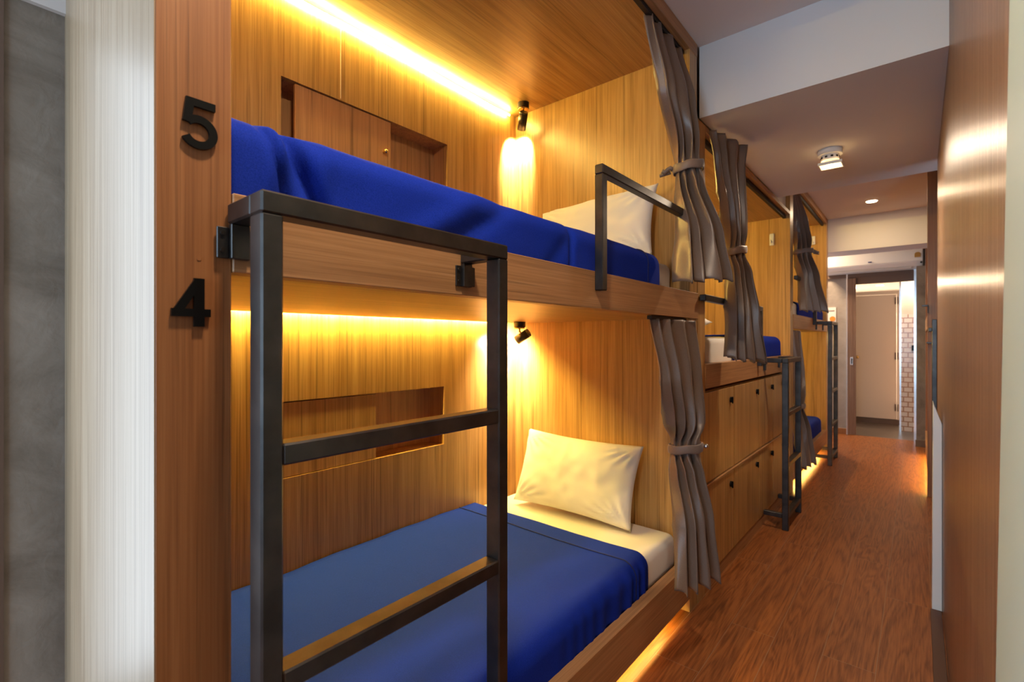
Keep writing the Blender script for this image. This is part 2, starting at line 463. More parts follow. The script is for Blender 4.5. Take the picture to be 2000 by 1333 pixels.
def wall_with_hole(y0, y1, z0, z1, hy0, hy1, hz0, hz1):
    xb = PX - T
    return [(xb, PX, y0, hy0, z0, z1), (xb, PX, hy1, y1, z0, z1), (xb, PX, hy0, hy1, z0, hz0), (xb, PX, hy0, hy1, hz1, z1)]


def niche(parent, hy0, hy1, hz0, hz1, dy0, dy1, knob):
    d = 0.115
    xb = PX - d
    boxes('recess', [(xb - 0.01, xb, hy0 - 0.01, hy1 + 0.01, hz0 - 0.01, hz1 + 0.01),
                     (xb, PX - T, hy0 - 0.01, hy0, hz0, hz1), (xb, PX - T, hy1, hy1 + 0.01, hz0, hz1),
                     (xb, PX - T, hy0, hy1, hz0 - 0.01, hz0), (xb, PX - T, hy0, hy1, hz1, hz1 + 0.01)], M_niche, parent, 0)
    s = box('sliding_door', PX - 0.022, PX - (0.006 if knob else 0.003), dy0, dy1, hz0 + 0.003, hz1 - 0.005, M_niche if knob else M_wood, parent)
    if knob:
        bm = bmesh.new()
        bmesh.ops.create_uvsphere(bm, u_segments=14, v_segments=10, radius=0.011, matrix=Matrix.Translation((PX + 0.012, knob[0], knob[1])))
        add_cyl(bm, (PX - 0.008, knob[0], knob[1]), (PX + 0.006, knob[0], knob[1]), 0.006, seg=12)
        k = link_mesh('knob', bm, M_brass, s, smooth=True); k['label'] = 'small brass knob'


def guard(parent, yleg, yend, zbot, ztop):
    """square tube hoop: one leg at yleg, top bar running to yend"""
    t = 0.032
    s = 1 if yend > yleg else -1
    la, lb = sorted((yleg, yleg + s * t))
    ba, bb = sorted((yleg + s * 0.0, yend))
    g = boxes('guard_rail', [(0.0045, 0.0365, la, lb, zbot, ztop - t), (0.0045, 0.0365, ba, bb, ztop - t, ztop + 0.0005)], M_steel, parent, 0.003)
    return g


# --- bay one
b1 = thing('bunk_bed', (-0.5, 1.3, 0), 'nearest wooden bunk bed cabin, numbered 4 and 5, blue covered berths', 'bunk bed')
box('front_post', -0.12, 0.0, 0.2062, 0.308, 0, H - 0.001, M_post, b1, 0.001)
sp = box('side_panel', -1.16, -0.0005, 0.2045, 0.206, 0, H - 0.001, M_pale, b1, 0); sp['label'] = 'pale bleached side panel'
box('end_panel', PX, -0.12, 0.29, 0.308, 0, 2.76, M_wood, b1, 0)
boxes('back_panel', wall_with_hole(0.2065, 2.46, 1.47, 2.80, 0.889, 1.78, 2.07, 2.382) +
      wall_with_hole(0.2065, 2.46, 0.0, 1.47, 0.83, 1.756, 0.768, 1.077), M_wood, b1, 0)
box('joint_strip', PX, PX + 0.0015, 1.148, 1.151, 2.39, 2.735, M_ply, b1, 0)
niche(b1, 0.889, 1.78, 2.07, 2.382, 0.949, 1.418, (1.378, 2.222))
niche(b1, 0.83, 1.756, 0.768, 1.077, 0.832, 1.333, None)
box('partition', PX, -0.002, 2.36, 2.46, 0.0, 2.80, M_wood, b1, 0.001)
box('canopy', PX, -0.055, 0.308, 2.36, 2.735, 2.755, M_woodx, b1, 0)
box('fascia', -0.03, 0.0, 0.308, 2.46, 2.745, 2.808, M_rail, b1, 0.001)
box('bed_rail', -0.04, 0.004, 0.309, 2.462, 1.432, 1.560, M_rail, b1, 0.0015)
boxes('platform', [(-1.063, -0.04, 0.309, 2.36, 1.432, 1.462), (PX, -0.04, 0.309, 2.36, 1.475, 1.50)], M_woodx, b1, 0)
box('bed_board', -0.045, 0.002, 0.309, 2.358, 0.07, 0.247, M_rail, b1, 0.0015)
box('slat_base', PX, -0.045, 0.309, 2.358, 0.13, 0.20, M_woodx, b1, 0)
guard(b1, 1.445, 2.36, 1.493, 1.921)
# screws in the post
for y, z in ((0.262, 1.448), ):
    cyl('screw_cap', (-0.001, y, z), (0.0008, y, z), 0.003, M_post, b1, seg=12)

tag(box('curtain_track', -0.053, -0.031, 0.31, 2.358, 2.728, 2.752, M_dark), 'black curtain track at the canopy of the nearest upper berth', 'curtain track')
tag(box('curtain_track', -0.036, -0.014, 1.95, 2.345, 1.415, 1.430, M_dark), 'short black curtain track under the nearest wooden bed rail', 'curtain track')


def led(name_label, pts, mat, r=0.0055):
    o = tube('light_strip', pts, r, mat, None, 8)
    o['label'] = name_label; o['category'] = 'light strip'
    return o


random.seed(3)
pts = []
for i in range(60):
    y = 0.32 + (2.28 - 0.32) * i / 59
    pts.append((PX + 0.016 + 0.0012 * math.sin(y * 9), y, 2.716 + 0.003 * math.sin(y * 5.3) + 0.0015 * math.sin(y * 17)))
led('bright yellow light strip along the ceiling edge of the nearest upper berth', pts, M_led, 0.0045)
led('light strip tucked in the gap above the nearest lower berth', [(PX + 0.015, 0.33 + 0.1 * i, 1.452) for i in range(20)], M_led3, 0.005)
led('light strip under the bed board of the nearest lower berth', [(-0.065, 0.40 + 0.1 * i, 0.100) for i in range(19)], M_led2, 0.005)


# --- bay two: lockers below a single berth
b2 = thing('bunk_bed', (-0.5, 3.6, 0), 'wooden berth cabin raised above the lockers, single blue covered bed', 'bunk bed')
box('front_post', PX, 0.0, 2.466, 2.575, 0.0, 2.444, M_wood, b2, 0.001)
box('partition', PX, 0.0, 4.755, 4.885, 0.0, 2.80, M_wood, b2, 0.001)
boxes('back_panel', [(PX - T, PX, 2.46, 4.885, 0, 2.8)], M_wood, b2, 0)
box('canopy', PX, -0.055, 2.575, 4.755, 2.40, 2.42, M_woodx, b2, 0)
box('fascia', -0.03, 0.0, 2.575, 4.755, 2.415, 2.445, M_rail, b2, 0.001)
pl = box('upper_fascia', -0.06, -0.035, 4.27, 4.755, 2.445, 2.80, M_ply, b2, 0); pl['label'] = 'pale plywood infill above the canopy'
box('bed_rail', -0.04, 0.004, 2.576, 4.755, 1.072, 1.200, M_rail, b2, 0.0015)
box('platform', PX, -0.04, 2.576, 4.755, 1.072, 1.11, M_woodx, b2, 0)
guard(b2, 3.645, 2.478, 1.15, 1.555)
tag(box('curtain_track', -0.053, -0.031, 2.58, 4.745, 2.385, 2.413, M_dark), 'black curtain track at the canopy of the berth above the lockers', 'curtain track')
box('plinth', -0.05, -0.008, 2.47, 4.755, 0.0, 0.068, M_rail, b2, 0)
box('filler_panel', -0.03, -0.002, 4.50, 4.755, 0.068, 1.07, M_wood, b2, 0)
led('light strip along the ceiling edge of the berth above the lockers', [(PX + 0.016, 2.62 + 0.1 * i, 2.38) for i in range(21)], M_led, 0.005)

cols = [(2.578, 3.103), (3.109, 3.705), (3.711, 4.118), (4.124, 4.50)]
wh = ['first', 'second', 'third', 'fourth']
lk0 = None
for r, (z0, z1) in enumerate(((0.072, 0.552), (0.566, 1.052))):
    for c, (y0, y1) in enumerate(cols):
        pos = 'upper' if r else 'lower'
        lk = thing('locker', (-0.25, (y0 + y1) / 2, z0), 'wooden locker door in the %s row, %s from the nearest bunk' % (pos, wh[c]), 'locker', 'wooden lockers under the raised berth')
        boxes('locker_body', [(-0.5, -0.024, y0, y0 + 0.012, z0, z1), (-0.5, -0.024, y1 - 0.012, y1, z0, z1),
                              (-0.5, -0.024, y0 + 0.012, y1 - 0.012, z0, z0 + 0.012), (-0.5, -0.024, y0 + 0.012, y1 - 0.012, z1 - 0.012, z1),
                              (-0.51, -0.5, y0, y1, z0, z1)], M_wood, lk, 0)
        dr = box('door', -0.022, -0.003, y0 + 0.003, y1 - 0.003, z0 + 0.004, z1 - 0.004, M_wood, lk, 0.0015)
        zl = z1 - 0.078; yl = y1 - 0.075 if c < 2 else y1 - 0.045
        bm = bmesh.new()
        add_cyl(bm, (-0.004, yl, zl), (0.006, yl, zl), 0.017, seg=20)
        add_box(bm, 0.006, 0.014, yl - 0.004, yl + 0.004, zl - 0.022, zl + 0.018, 0.002)
        lo = link_mesh('latch', bm, M_black, dr); lo['label'] = 'round black cam latch'
box('row_ledge', -0.03, 0.006, 2.577, 4.50, 0.5535, 0.5645, M_rail, b2, 0.001)

# --- bay three
b3 = thing('bunk_bed', (-0.5, 5.96, 0), 'furthest wooden bunk bed cabin by the end wall, two blue berths', 'bunk bed')
box('partition', PX, 0.0, 6.92, 7.04, 0.0, 2.80, M_wood, b3, 0.001)
boxes('back_panel', [(PX - T, PX, 4.885, 7.04, 0, 2.8)], M_wood, b3, 0)
box('canopy', PX, -0.055, 4.886, 6.92, 2.735, 2.755, M_woodx, b3, 0)
box('fascia', -0.03, 0.0, 4.886, 7.04, 2.745, 2.808, M_rail, b3, 0.001)
box('bed_rail', -0.04, 0.004, 4.886, 7.042, 1.432, 1.560, M_rail, b3, 0.0015)
box('platform', PX, -0.04, 4.886, 6.92, 1.432, 1.50, M_woodx, b3, 0)
box('bed_board', -0.045, 0.002, 4.886, 6.92, 0.085, 0.247, M_rail, b3, 0.0015)
box('slat_base', PX, -0.045, 4.886, 6.92, 0.13, 0.20, M_woodx, b3, 0)
guard(b3, 5.93, 4.886, 1.49, 1.90)
tag(box('curtain_track', -0.053, -0.031, 4.89, 6.91, 2.715, 2.752, M_dark), 'black curtain track at the canopy of the furthest bunk bed', 'curtain track')
led('light strip along the ceiling edge of the furthest upper berth', [(PX + 0.016, 4.92 + 0.1 * i, 2.716) for i in range(20)], M_led, 0.005)
led('light strip above the furthest lower berth', [(PX + 0.016, 4.92 + 0.1 * i, 1.415) for i in range(20)], M_led, 0.005)
led('light strip under the bed board of the furthest lower berth', [(-0.065, 4.95 + 0.1 * i, 0.108) for i in range(19)], M_led2, 0.006)

# --- bunk on the other side of the corridor, seen almost edge-on
b4 = thing('bunk_bed', (1.4, 6.6, 0), 'wooden bunk bed cabin on the right side, seen edge-on behind the laminate wall', 'bunk bed')
box('near_panel', 0.908, 1.9, 5.40, 5.47, 0.0, H - 0.002, M_post, b4, 0.001)
box('far_panel', 0.915, 1.9, 7.46, 7.54, 0.0, H - 0.002, M_post, b4, 0.001)
box('bed_board', 0.912, 0.95, 5.47, 7.46, 0.12, 0.27, M_rail, b4, 0.001)
box('bed_rail', 0.912, 0.95, 5.47, 7.46, 1.432, 1.56, M_rail, b4, 0.001)
box('canopy', 0.95, 1.88, 5.47, 7.46, 2.30, 2.33, M_woodx, b4, 0)
box('back_panel', 1.86, 1.88, 5.47, 7.46, 0.0, 2.30, M_wood, b4, 0)
box('slat_base', 0.95, 1.86, 5.47, 7.46, 0.2, 0.25, M_woodx, b4, 0)
box('platform', 0.95, 1.86, 5.47, 7.46, 1.45, 1.50, M_woodx, b4, 0)
led('light strip under the bunk bed on the right side', [(0.975, 5.52 + 0.1 * i, 0.13) for i in range(19)], M_led2, 0.006)
boxes('angle_bracket', [(0.908, 0.914, 5.36, 5.40, 1.555, 1.625), (0.872, 0.914, 5.36, 5.40, 1.612, 1.626)], M_steel, b4, 0.002)

# white strip board leaning on the end of the laminate wall
bm = bmesh.new()
V = [bm.verts.new(v) for v in ((0.901, 3.15, 0), (0.9385, 3.15, 0), (0.9385, 3.15, 0.915), (0.905, 3.15, 1.02),
                               (0.901, 3.26, 0), (0.9385, 3.26, 0), (0.9385, 3.26, 0.915), (0.905, 3.26, 1.02))]
for f in ((0, 1, 2, 3), (4, 5, 6, 7), (0, 1, 5, 4), (1, 2, 6, 5), (2, 3, 7, 6), (3, 0, 4, 7)):
    bm.faces.new([V[i] for i in f])
bmesh.ops.bevel(bm, geom=bm.edges[:], offset=0.002, segments=1, affect='EDGES')
tag(link_mesh('edge_board', bm, M_plastic, None, (0.92, 3.2, 0)), 'waist-high white board with a slanted top against the laminate wall', 'board')
box_t = boxes('base_shadow_strip', [(0.895, 0.937, 2.3, 3.148, 0.0, 0.006)], plain('dark brown base shadow', (0.07, 0.022, 0.008), 0.5), None, 0.001)  # thin dark box takes the place of the shadow along the wall base
tag(box_t, 'low dark strip standing in for the shadow at the foot of the laminate wall', 'shadow strip')


# ------------------------------------------------------------------ bedding
def prof(xf, zt, zb, r=0.045, xb=PX + 0.01):
    """cross-section from the back edge over the top to the front hem"""
    p = []
    n = 26
    for i in range(n):
        p.append((xb + (xf - r - xb) * i / (n - 1), zt))
    for i in range(1, 8):
        a = math.pi / 2 * i / 8
        p.append((xf - r + r * math.sin(a), zt - r + r * math.cos(a)))
    m = 8
    for i in range(m):
        p.append((xf, zt - r + (zb - zt + r) * i / (m - 1)))
    return p


def sheet_over(name, label, cat, y0, y1, xf, zt, zb, mat, off, fold=None, group=None, ny=90, r=0.045, round_end=False, sag=0.0):
    """cloth lying over the mattress; off pushes it outwards"""
    bm = bmesh.new(); P = prof(xf, zt, zb, r)
    rows = []
    for j in range(ny + 1):
        y = y0 + (y1 - y0) * j / ny
        row = []
        for i, (x, z) in enumerate(P):
            fx = (i - 25) / 15.0
            nx, nzv = (0, 1) if i < 26 else ((math.sin(min(1, (i - 25) / 8) * math.pi / 2), math.cos(min(1, (i - 25) / 8) * math.pi / 2)) if i < 33 else (1, 0))
            d = off + 0.003 + 0.004 * noise.noise(Vector((x * 3, y * 2.2, z * 3))) + 0.0015 * noise.noise(Vector((x * 9, y * 11, z * 9)))
            if i < 26:
                d += 0.006 * noise.noise(Vector((x * 2.5 + 4, y * 3, 1.3)))
                t = i / 25
                d -= sag * math.sin(math.pi * t) * 0.3
                if t < 0.08:
                    d += 0.006 * noise.noise(Vector((3, y * 5, 0)))
            if fold:
                dx, dz = fold(x, y, z, i)
            else:
                dx = dz = 0
            yy = y
            if round_end and j > ny - 3:
                k = (j - (ny - 3)) / 3
                d -= 0.012 * k * k
            row.append(bm.verts.new((x + nx * d + dx, yy, z + nzv * d + dz)))
        rows.append(row)
    for j in range(ny):
        for i in range(len(P) - 1):
            bm.faces.new((rows[j][i], rows[j][i + 1], rows[j + 1][i + 1], rows[j + 1][i]))
    o = link_mesh(name, bm, mat, None, ((PX + xf) / 2, (y0 + y1) / 2, zb), smooth=True)
    sol = o.modifiers.new('thickness', 'SOLIDIFY'); sol.thickness = 0.006; sol.offset = -1
    tag(o, label, cat, group)
    return o


def mattress(label, y0, y1, xf, z0, z1, near_round=False):
    bm = bmesh.new()
    add_box(bm, PX + 0.01, xf, y0, y1, z0, z1, 0.04, 5)
    bmesh.ops.subdivide_edges(bm, edges=[e for e in bm.edges if e.calc_length() > 0.3], cuts=20, use_grid_fill=True)
    for v in bm.verts:
        if v.co.z > z0 + 0.02:
            v.co.z += 0.004 * noise.noise(v.co * 3)
            if v.co.x > xf - 0.02:
                v.co.x += 0.003 * noise.noise(Vector((v.co.y * 18, v.co.z * 4, 0)))
    o = link_mesh('mattress', bm, M_sheet, None, ((PX + xf) / 2, (y0 + y1) / 2, z0), smooth=True)
    return tag(o, label, 'mattress', 'mattresses in white fitted sheets')


def seam(parent, y, xf, zt, zb, off, r=0.045):
    P = prof(xf, zt, zb, r); pts = []
    for i, (x, z) in enumerate(P):
        nx, nzv = (0, 1) if i < 26 else ((math.sin(min(1, (i - 25) / 8) * math.pi / 2), math.cos(min(1, (i - 25) / 8) * math.pi / 2)) if i < 33 else (1, 0))
        d = off + 0.003 + 0.004 * noise.noise(Vector((x * 3, y * 2.2, z * 3))) + 0.0015 * noise.noise(Vector((x * 9, y * 11, z * 9)))
        if i < 26:
            d += 0.006 * noise.noise(Vector((x * 2.5 + 4, y * 3, 1.3)))
            t = i / 25
            if t < 0.08:
                d += 0.006 * noise.noise(Vector((3, y * 5, 0)))
        pts.append((x + nx * d, y, z + nzv * d))
    return tube('seam', pts, 0.0022, M_seam, parent, 6)


def fold_upper(x, y, z, i):
    """gathered corner at the near end and slanting pulls along the front"""
    if i < 24:
        return (0, 0)
    dz = 0.0; dx = 0.0
    k = max(0.0, 1 - abs(y - 0.40) / 0.12)
    if k > 0:
        a = (y - 0.33) * 60 - (z - 1.55) * 18
        dx += 0.010 * math.sin(a) * k
    for yc, s, w_, am in ((0.455, -0.5, 0.018, -0.020), (0.40, -0.35, 0.010, -0.010), (0.80, 1.6, 0.05, 0.006), (0.92, 1.7, 0.04, -0.006), (1.30, 1.1, 0.04, -0.004), (1.36, 0.15, 0.012, -0.007)):
        yy = yc + s * (z - 1.62)
        dx += 1.6 * am * math.exp(-((y - yy) / w_) ** 2) * min(1.0, (i - 23) / 6)
    dx += 0.007 * noise.noise(Vector((y * 4, z * 8, 2.2)))
    return dx, dz


def fold_lower(x, y, z, i):
    if i < 26:
        return (0, 0)
    k = min(1.0, (i - 26) / 10) * max(0.0, min(1.0, (y - 1.2) / 0.5))
    return (0.006 * math.sin(y * 75 + 2 * math.sin(y * 13)) * k, 0)


mattress('white sheeted mattress on the nearest upper berth, end showing past the blue cover', 0.345, 2.34, -0.082, 1.502, 1.700)
cv = sheet_over('bed_cover', 'royal blue cover on the nearest upper berth, creased at its near corner', 'bed cover', 0.318, 2.085, -0.045, 1.700, 1.552, M_blue, 0.014, fold_upper, 'royal blue bed covers', ny=240, round_end=True)
seam(cv, 1.945, -0.045, 1.700, 1.565, 0.016)
mattress('white sheeted mattress on the nearest lower berth under the white pillow', 0.32, 2.345, -0.060, 0.205, 0.378)
cv = sheet_over('bed_cover', 'royal blue cover spread over the nearest lower berth behind the ladder', 'bed cover', 0.315, 2.00, -0.060, 0.383, 0.235, M_blue, 0.012, fold_lower, 'royal blue bed covers', ny=200, round_end=True, r=0.05)
seam(cv, 1.86, -0.060, 0.384, 0.25, 0.014, 0.05)
mattress('white sheeted mattress on the berth above the lockers', 2.60, 4.55, -0.045, 1.112, 1.345)
cv = sheet_over('bed_cover', 'royal blue cover on the berth above the lockers', 'bed cover', 3.2, 4.565, -0.045, 1.345, 1.195, M_blue, 0.012, None, 'royal blue bed covers', round_end=True)
mattress('white sheeted mattress on the furthest upper berth', 4.90, 6.88, -0.045, 1.502, 1.690)
cv = sheet_over('bed_cover', 'royal blue cover on the furthest upper berth behind the curtain', 'bed cover', 5.3, 6.89, -0.045, 1.690, 1.55, M_blue, 0.012, None, 'royal blue bed covers', round_end=True)
mattress('white sheeted mattress on the furthest lower berth', 4.90, 6.80, -0.05, 0.205, 0.40)
cv = sheet_over('bed_cover', 'royal blue cover on the furthest lower berth near the floor', 'bed cover', 5.0, 6.82, -0.05, 0.40, 0.245, M_blue, 0.012, None, 'royal blue bed covers', round_end=True)


def pillow(label, centre, w_, h_, th, tilt, yaw, roll, seed, group='white pillows'):
    bm = bmesh.new(); N, Mv = 60, 40
    top = []; bot = []
    for j in range(Mv + 1):
        rt = []; rb = []
        for i in range(N + 1):
            u = -1 + 2 * i / N; v = -1 + 2 * j / Mv
            # edges bow inwards between the corners
            bow = 1 - 0.055 * (1 - v * v) ** 1.0 * abs(u) ** 3
            bow2 = 1 - 0.075 * (1 - u * u) * abs(v) ** 3
            x = u * w_ / 2 * bow; z = v * h_ / 2 * bow2
            hgt = ((1 - abs(u) ** 3.2) * (1 - abs(v) ** 3.0)) ** 0.55
            q_ = Vector((x * 5 + seed, z * 5, seed * 1.7))
            wr = 0.012 * noise.noise(q_ * 1.1) + 0.005 * noise.noise(q_ * 3.5)
            # radial creases near the corners
            cx_, cz_ = (abs(u) - 1), (abs(v) - 1)
            ang = math.atan2(cz_, cx_); rad = math.hypot(cx_, cz_)
            cr = 0.009 * math.sin(ang * 22 + seed + (3 if u > 0 else 0)) * math.exp(-((rad - 0.35) / 0.25) ** 2)
            rt.append(bm.verts.new((x, -(hgt * th / 2 + (wr + cr) * min(1, hgt * 2)), z)))
            if 0 < i < N and 0 < j < Mv:
                rb.append(bm.verts.new((x, hgt * th / 2 * 0.8 + wr * hgt, z)))
            else:
                rb.append(rt[-1])
        top.append(rt); bot.append(rb)
    for j in range(Mv):
        for i in range(N):
            bm.faces.new((top[j][i], top[j][i + 1], top[j + 1][i + 1], top[j + 1][i]))
            f = [bot[j][i], bot[j + 1][i], bot[j + 1][i + 1], bot[j][i + 1]]
            try:
                bm.faces.new(f)
            except ValueError:
                pass
    mt = Matrix.Rotation(R(yaw), 4, 'Z') @ Matrix.Rotation(R(-tilt), 4, 'X') @ Matrix.Rotation(R(roll), 4, 'Y')
    bmesh.ops.transform(bm, matrix=Matrix.Translation(centre) @ mt, verts=bm.verts)
    o = link_mesh('pillow', bm, M_pillow, None, centre, smooth=True)
    return tag(o, label, 'pillow', group)


pillow('white pillow propped against the partition on the nearest lower berth', (-0.575, 2.225, 0.598), 0.72, 0.415, 0.15, 20, 2, 1, 1.0)
pillow('white pillow leaning in the corner of the nearest upper berth behind the guard rail', (-0.47, 2.225, 1.897), 0.70, 0.39, 0.15, 18, 0, -3, 5.0)
pillow('white pillow at the near end of the berth above the lockers', (-0.42, 2.80, 1.42), 0.66, 0.36, 0.13, 86, 0, 0, 9.0)


# ------------------------------------------------------------------ curtains
def smooth_levels(levels, z):
    """levels sorted from the top down: (z, L, R, amp)"""
    if z >= levels[0][0]:
        return levels[0][1:]
    for a, b in zip(levels, levels[1:]):
        if b[0] <= z <= a[0]:
            t = (a[0] - z) / (a[0] - b[0]); t = t * t * (3 - 2 * t) * 0.6 + t * 0.4
            L = tuple(a[1][k] * (1 - t) + b[1][k] * t for k in (0, 1))
            Rr = tuple(a[2][k] * (1 - t) + b[2][k] * t for k in (0, 1))
            return L, Rr, a[3] * (1 - t) + b[3] * t
    return levels[-1][1:]


def curtain(label, levels, folds, seed, tie, knob=None, knot=None, ztilt=0.0):
    rnd = random.Random(seed)
    z1, z0 = levels[0][0], levels[-1][0]
    mid = levels[len(levels) // 2]
    root = thing('curtain', ((levels[-1][1][0] + levels[-1][2][0]) / 2, (levels[-1][1][1] + levels[-1][2][1]) / 2, z0), label, 'curtain', 'taupe curtains tied back')
    NS, NZ = folds * 14, 90
    ph = [rnd.uniform(0.5, 1.6) for _ in range(folds + 1)]
    ph[0] = 0.55; ph[folds - 1] = 0.8
    acc = [0]
    for p in ph:
        acc.append(acc[-1] + p)
    tot = acc[folds]
    am = [rnd.uniform(0.7, 1.25) for _ in range(folds * 2 + 4)]
    bm = bmesh.new(); rows = []
    tz = tie
    for j in range(NZ + 1):
        z = z1 + (z0 - z1) * j / NZ
        L, Rr, amp = smooth_levels(levels, z)
        L, Rr = Vector((*L, 0)), Vector((*Rr, 0))
        d = (Rr - L); dn = d.normalized(); n = Vector((dn.y, -dn.x, 0))
        gather = math.exp(-((z - tz) / 0.06) ** 2)
        row = []
        for i in range(NS + 1):
            s = i / NS
            # warp s so that folds have unequal widths
            f = s * folds; k = min(int(f), folds - 1); fr = f - k
            sw = (acc[k] + ph[k] * fr) / tot
            ang = f * 2 * math.pi
            a = amp * am[min(2 * k + (fr > 0.5), len(am) - 1)]
            wob = 0.6 * noise.noise(Vector((s * 3, z * 2.0, seed)))
            sn = 2 * abs(math.sin((ang + wob * 2.4) / 2)) ** 0.62 - 1
            
            off = a * sn
            # cloth bunches into a round bundle at the tie
            env = math.sqrt(max(0.0, 1 - (2 * s - 1) ** 2))
            off = off * (1 - gather) + gather * (amp * env * (0.62 + 0.38 * sn))
            along = 0.12 * d.length / folds * math.sin(ang) * (1 - gather)
            p = L + dn * (sw * d.length + along) + n * off
            dz = 0.010 * math.sin(ang * 1.0 + 1) * (j / NZ) ** 3 + ztilt * (s - 0.5) * (j / NZ) ** 4
            row.append(bm.verts.new((p.x, p.y, z + dz)))
        rows.append(row)
    for j in range(NZ):
        for i in range(NS):
            bm.faces.new((rows[j][i], rows[j][i + 1], rows[j + 1][i + 1], rows[j + 1][i]))
    c = link_mesh('drape', bm, M_curt, root, smooth=True)
    s_ = c.modifiers.new('cloth', 'SOLIDIFY'); s_.thickness = 0.0022; s_.offset = 0
    # hem line
    # tie band
    L, Rr, amp = smooth_levels(levels, tz)
    L, Rr = Vector((*L, 0)), Vector((*Rr, 0)); d = Rr - L; dn = d.normalized(); n = Vector((dn.y, -dn.x, 0)); c0 = (L + Rr) / 2
    bm = bmesh.new(); rg = []
    K = 48
    for h in range(7):
        t = h / 6; ring = []
        for k in range(K):
            a = 2 * math.pi * k / K
            bul = 1.0 + 0.05 * math.sin(math.pi * t)
            p = c0 + dn * (math.cos(a) * (d.length / 2 + 0.008) * bul) + n * (math.sin(a) * (amp + 0.012) * bul)
            ring.append(bm.verts.new((p.x, p.y, tz - 0.020 + 0.040 * t + 0.008 * math.cos(a) + 0.002 * math.sin(5 * a))))
        rg.append(ring)
    for h in range(6):
        for k in range(K):
            bm.faces.new((rg[h][k], rg[h][(k + 1) % K], rg[h + 1][(k + 1) % K], rg[h + 1][k]))
    tb = link_mesh('tie_band', bm, M_tie, root, smooth=True)
    s_ = tb.modifiers.new('cloth', 'SOLIDIFY'); s_.thickness = 0.003; s_.offset = 1
    if knot is not None:   # gathered loop end at one side
        e = c0 + dn * knot * (d.length / 2 + 0.012)
        bm = bmesh.new()
        pts = [(e + dn * knot * t_ * 0.05 + Vector((0, 0, tz - 0.004 + 0.010 * math.sin(t_ * 6)))) for t_ in (0, 0.25, 0.5, 0.75, 1.0)]
        add_tube(bm, pts, 0.011, 10)
        pts = [(e + dn * knot * (0.01 + t_ * 0.05) - n * 0.014 + Vector((0, 0, tz - 0.012 - 0.012 * t_))) for t_ in (0, 0.3, 0.6, 1.0)]
        add_tube(bm, pts, 0.008, 10)
        link_mesh('tie_knot', bm, M_tie, root, smooth=True)
    if knob is not None:
        bm = bmesh.new()
        bmesh.ops.create_uvsphere(bm, u_segments=16, v_segments=10, radius=0.011, matrix=Matrix.Translation(knob))
        kb = link_mesh('stud', bm, M_chrome, root, smooth=True); kb['label'] = 'round silver stud'
    return root


curtain('taupe curtain tied back at the head end of the nearest upper berth',
        [(2.735, (-0.045, 1.965), (-0.035, 2.345), 0.016), (2.45, (-0.025, 2.06), (0.035, 2.33), 0.026), (2.20, (-0.030, 2.24), (0.062, 2.31), 0.036),
         (2.13, (-0.028, 2.25), (0.074, 2.30), 0.038), (2.05, (-0.022, 2.24), (0.090, 2.31), 0.042),
         (1.80, (0.035, 2.14), (0.150, 2.34), 0.050), (1.585, (0.065, 2.06), (0.180, 2.355), 0.055)], 4, 11, 2.135, knot=-1, ztilt=0.03)
curtain('taupe curtain tied back in front of the berth above the lockers',
        [(2.425, (0.02, 2.60), (0.105, 2.98), 0.018), (2.30, (0.02, 2.66), (0.085, 2.97), 0.024), (2.0, (0.03, 2.78), (0.085, 2.96), 0.034),
         (1.85, (0.025, 2.86), (0.095, 2.93), 0.040), (1.80, (0.025, 2.86), (0.098, 2.93), 0.040), (1.70, (0.04, 2.84), (0.115, 2.95), 0.040),
         (1.45, (0.07, 2.74), (0.15, 2.96), 0.040), (1.215, (0.08, 2.67), (0.18, 2.98), 0.045)], 4, 29, 1.825, ztilt=-0.03)
curtain('taupe curtain tied back with a silver stud beside the nearest lower berth',
        [(1.418, (-0.025, 1.965), (0.018, 2.40), 0.018), (1.15, (0.0, 2.02), (0.045, 2.38), 0.028), (0.95, (-0.02, 2.12), (0.075, 2.34), 0.040),
         (0.86, (-0.038, 2.215), (0.078, 2.275), 0.040), (0.80, (-0.038, 2.215), (0.078, 2.275), 0.040), (0.72, (-0.02, 2.17), (0.092, 2.29), 0.044),
         (0.50, (0.04, 2.09), (0.115, 2.31), 0.040), (0.235, (0.06, 2.03), (0.135, 2.34), 0.042)], 4, 31, 0.825, knob=(0.104, 2.275, 0.838), ztilt=-0.02)
curtain('taupe curtain tied back in front of the furthest upper berth',
        [(2.725, (-0.045, 4.94), (-0.03, 5.32), 0.016), (2.4, (-0.02, 4.97), (0.05, 5.25), 0.026),
         (2.18, (-0.02, 5.05), (0.10, 5.14), 0.04), (2.10, (-0.02, 5.05), (0.105, 5.14), 0.04), (1.9, (0.02, 5.03), (0.14, 5.22), 0.04), (1.585, (0.055, 4.97), (0.195, 5.30), 0.04)], 4, 47, 2.14, knot=1)
curtain('taupe curtain tied back beside the furthest lower berth near the floor',
        [(1.418, (-0.025, 4.91), (0.0, 5.20), 0.016), (1.0, (0.0, 4.95), (0.03, 5.15), 0.026),
         (0.76, (-0.02, 5.0), (0.05, 5.07), 0.035), (0.70, (-0.02, 5.0), (0.05, 5.07), 0.035), (0.5, (0.02, 4.97), (0.08, 5.13), 0.035), (0.20, (0.055, 4.88), (0.11, 5.20), 0.035)], 3, 53, 0.73)


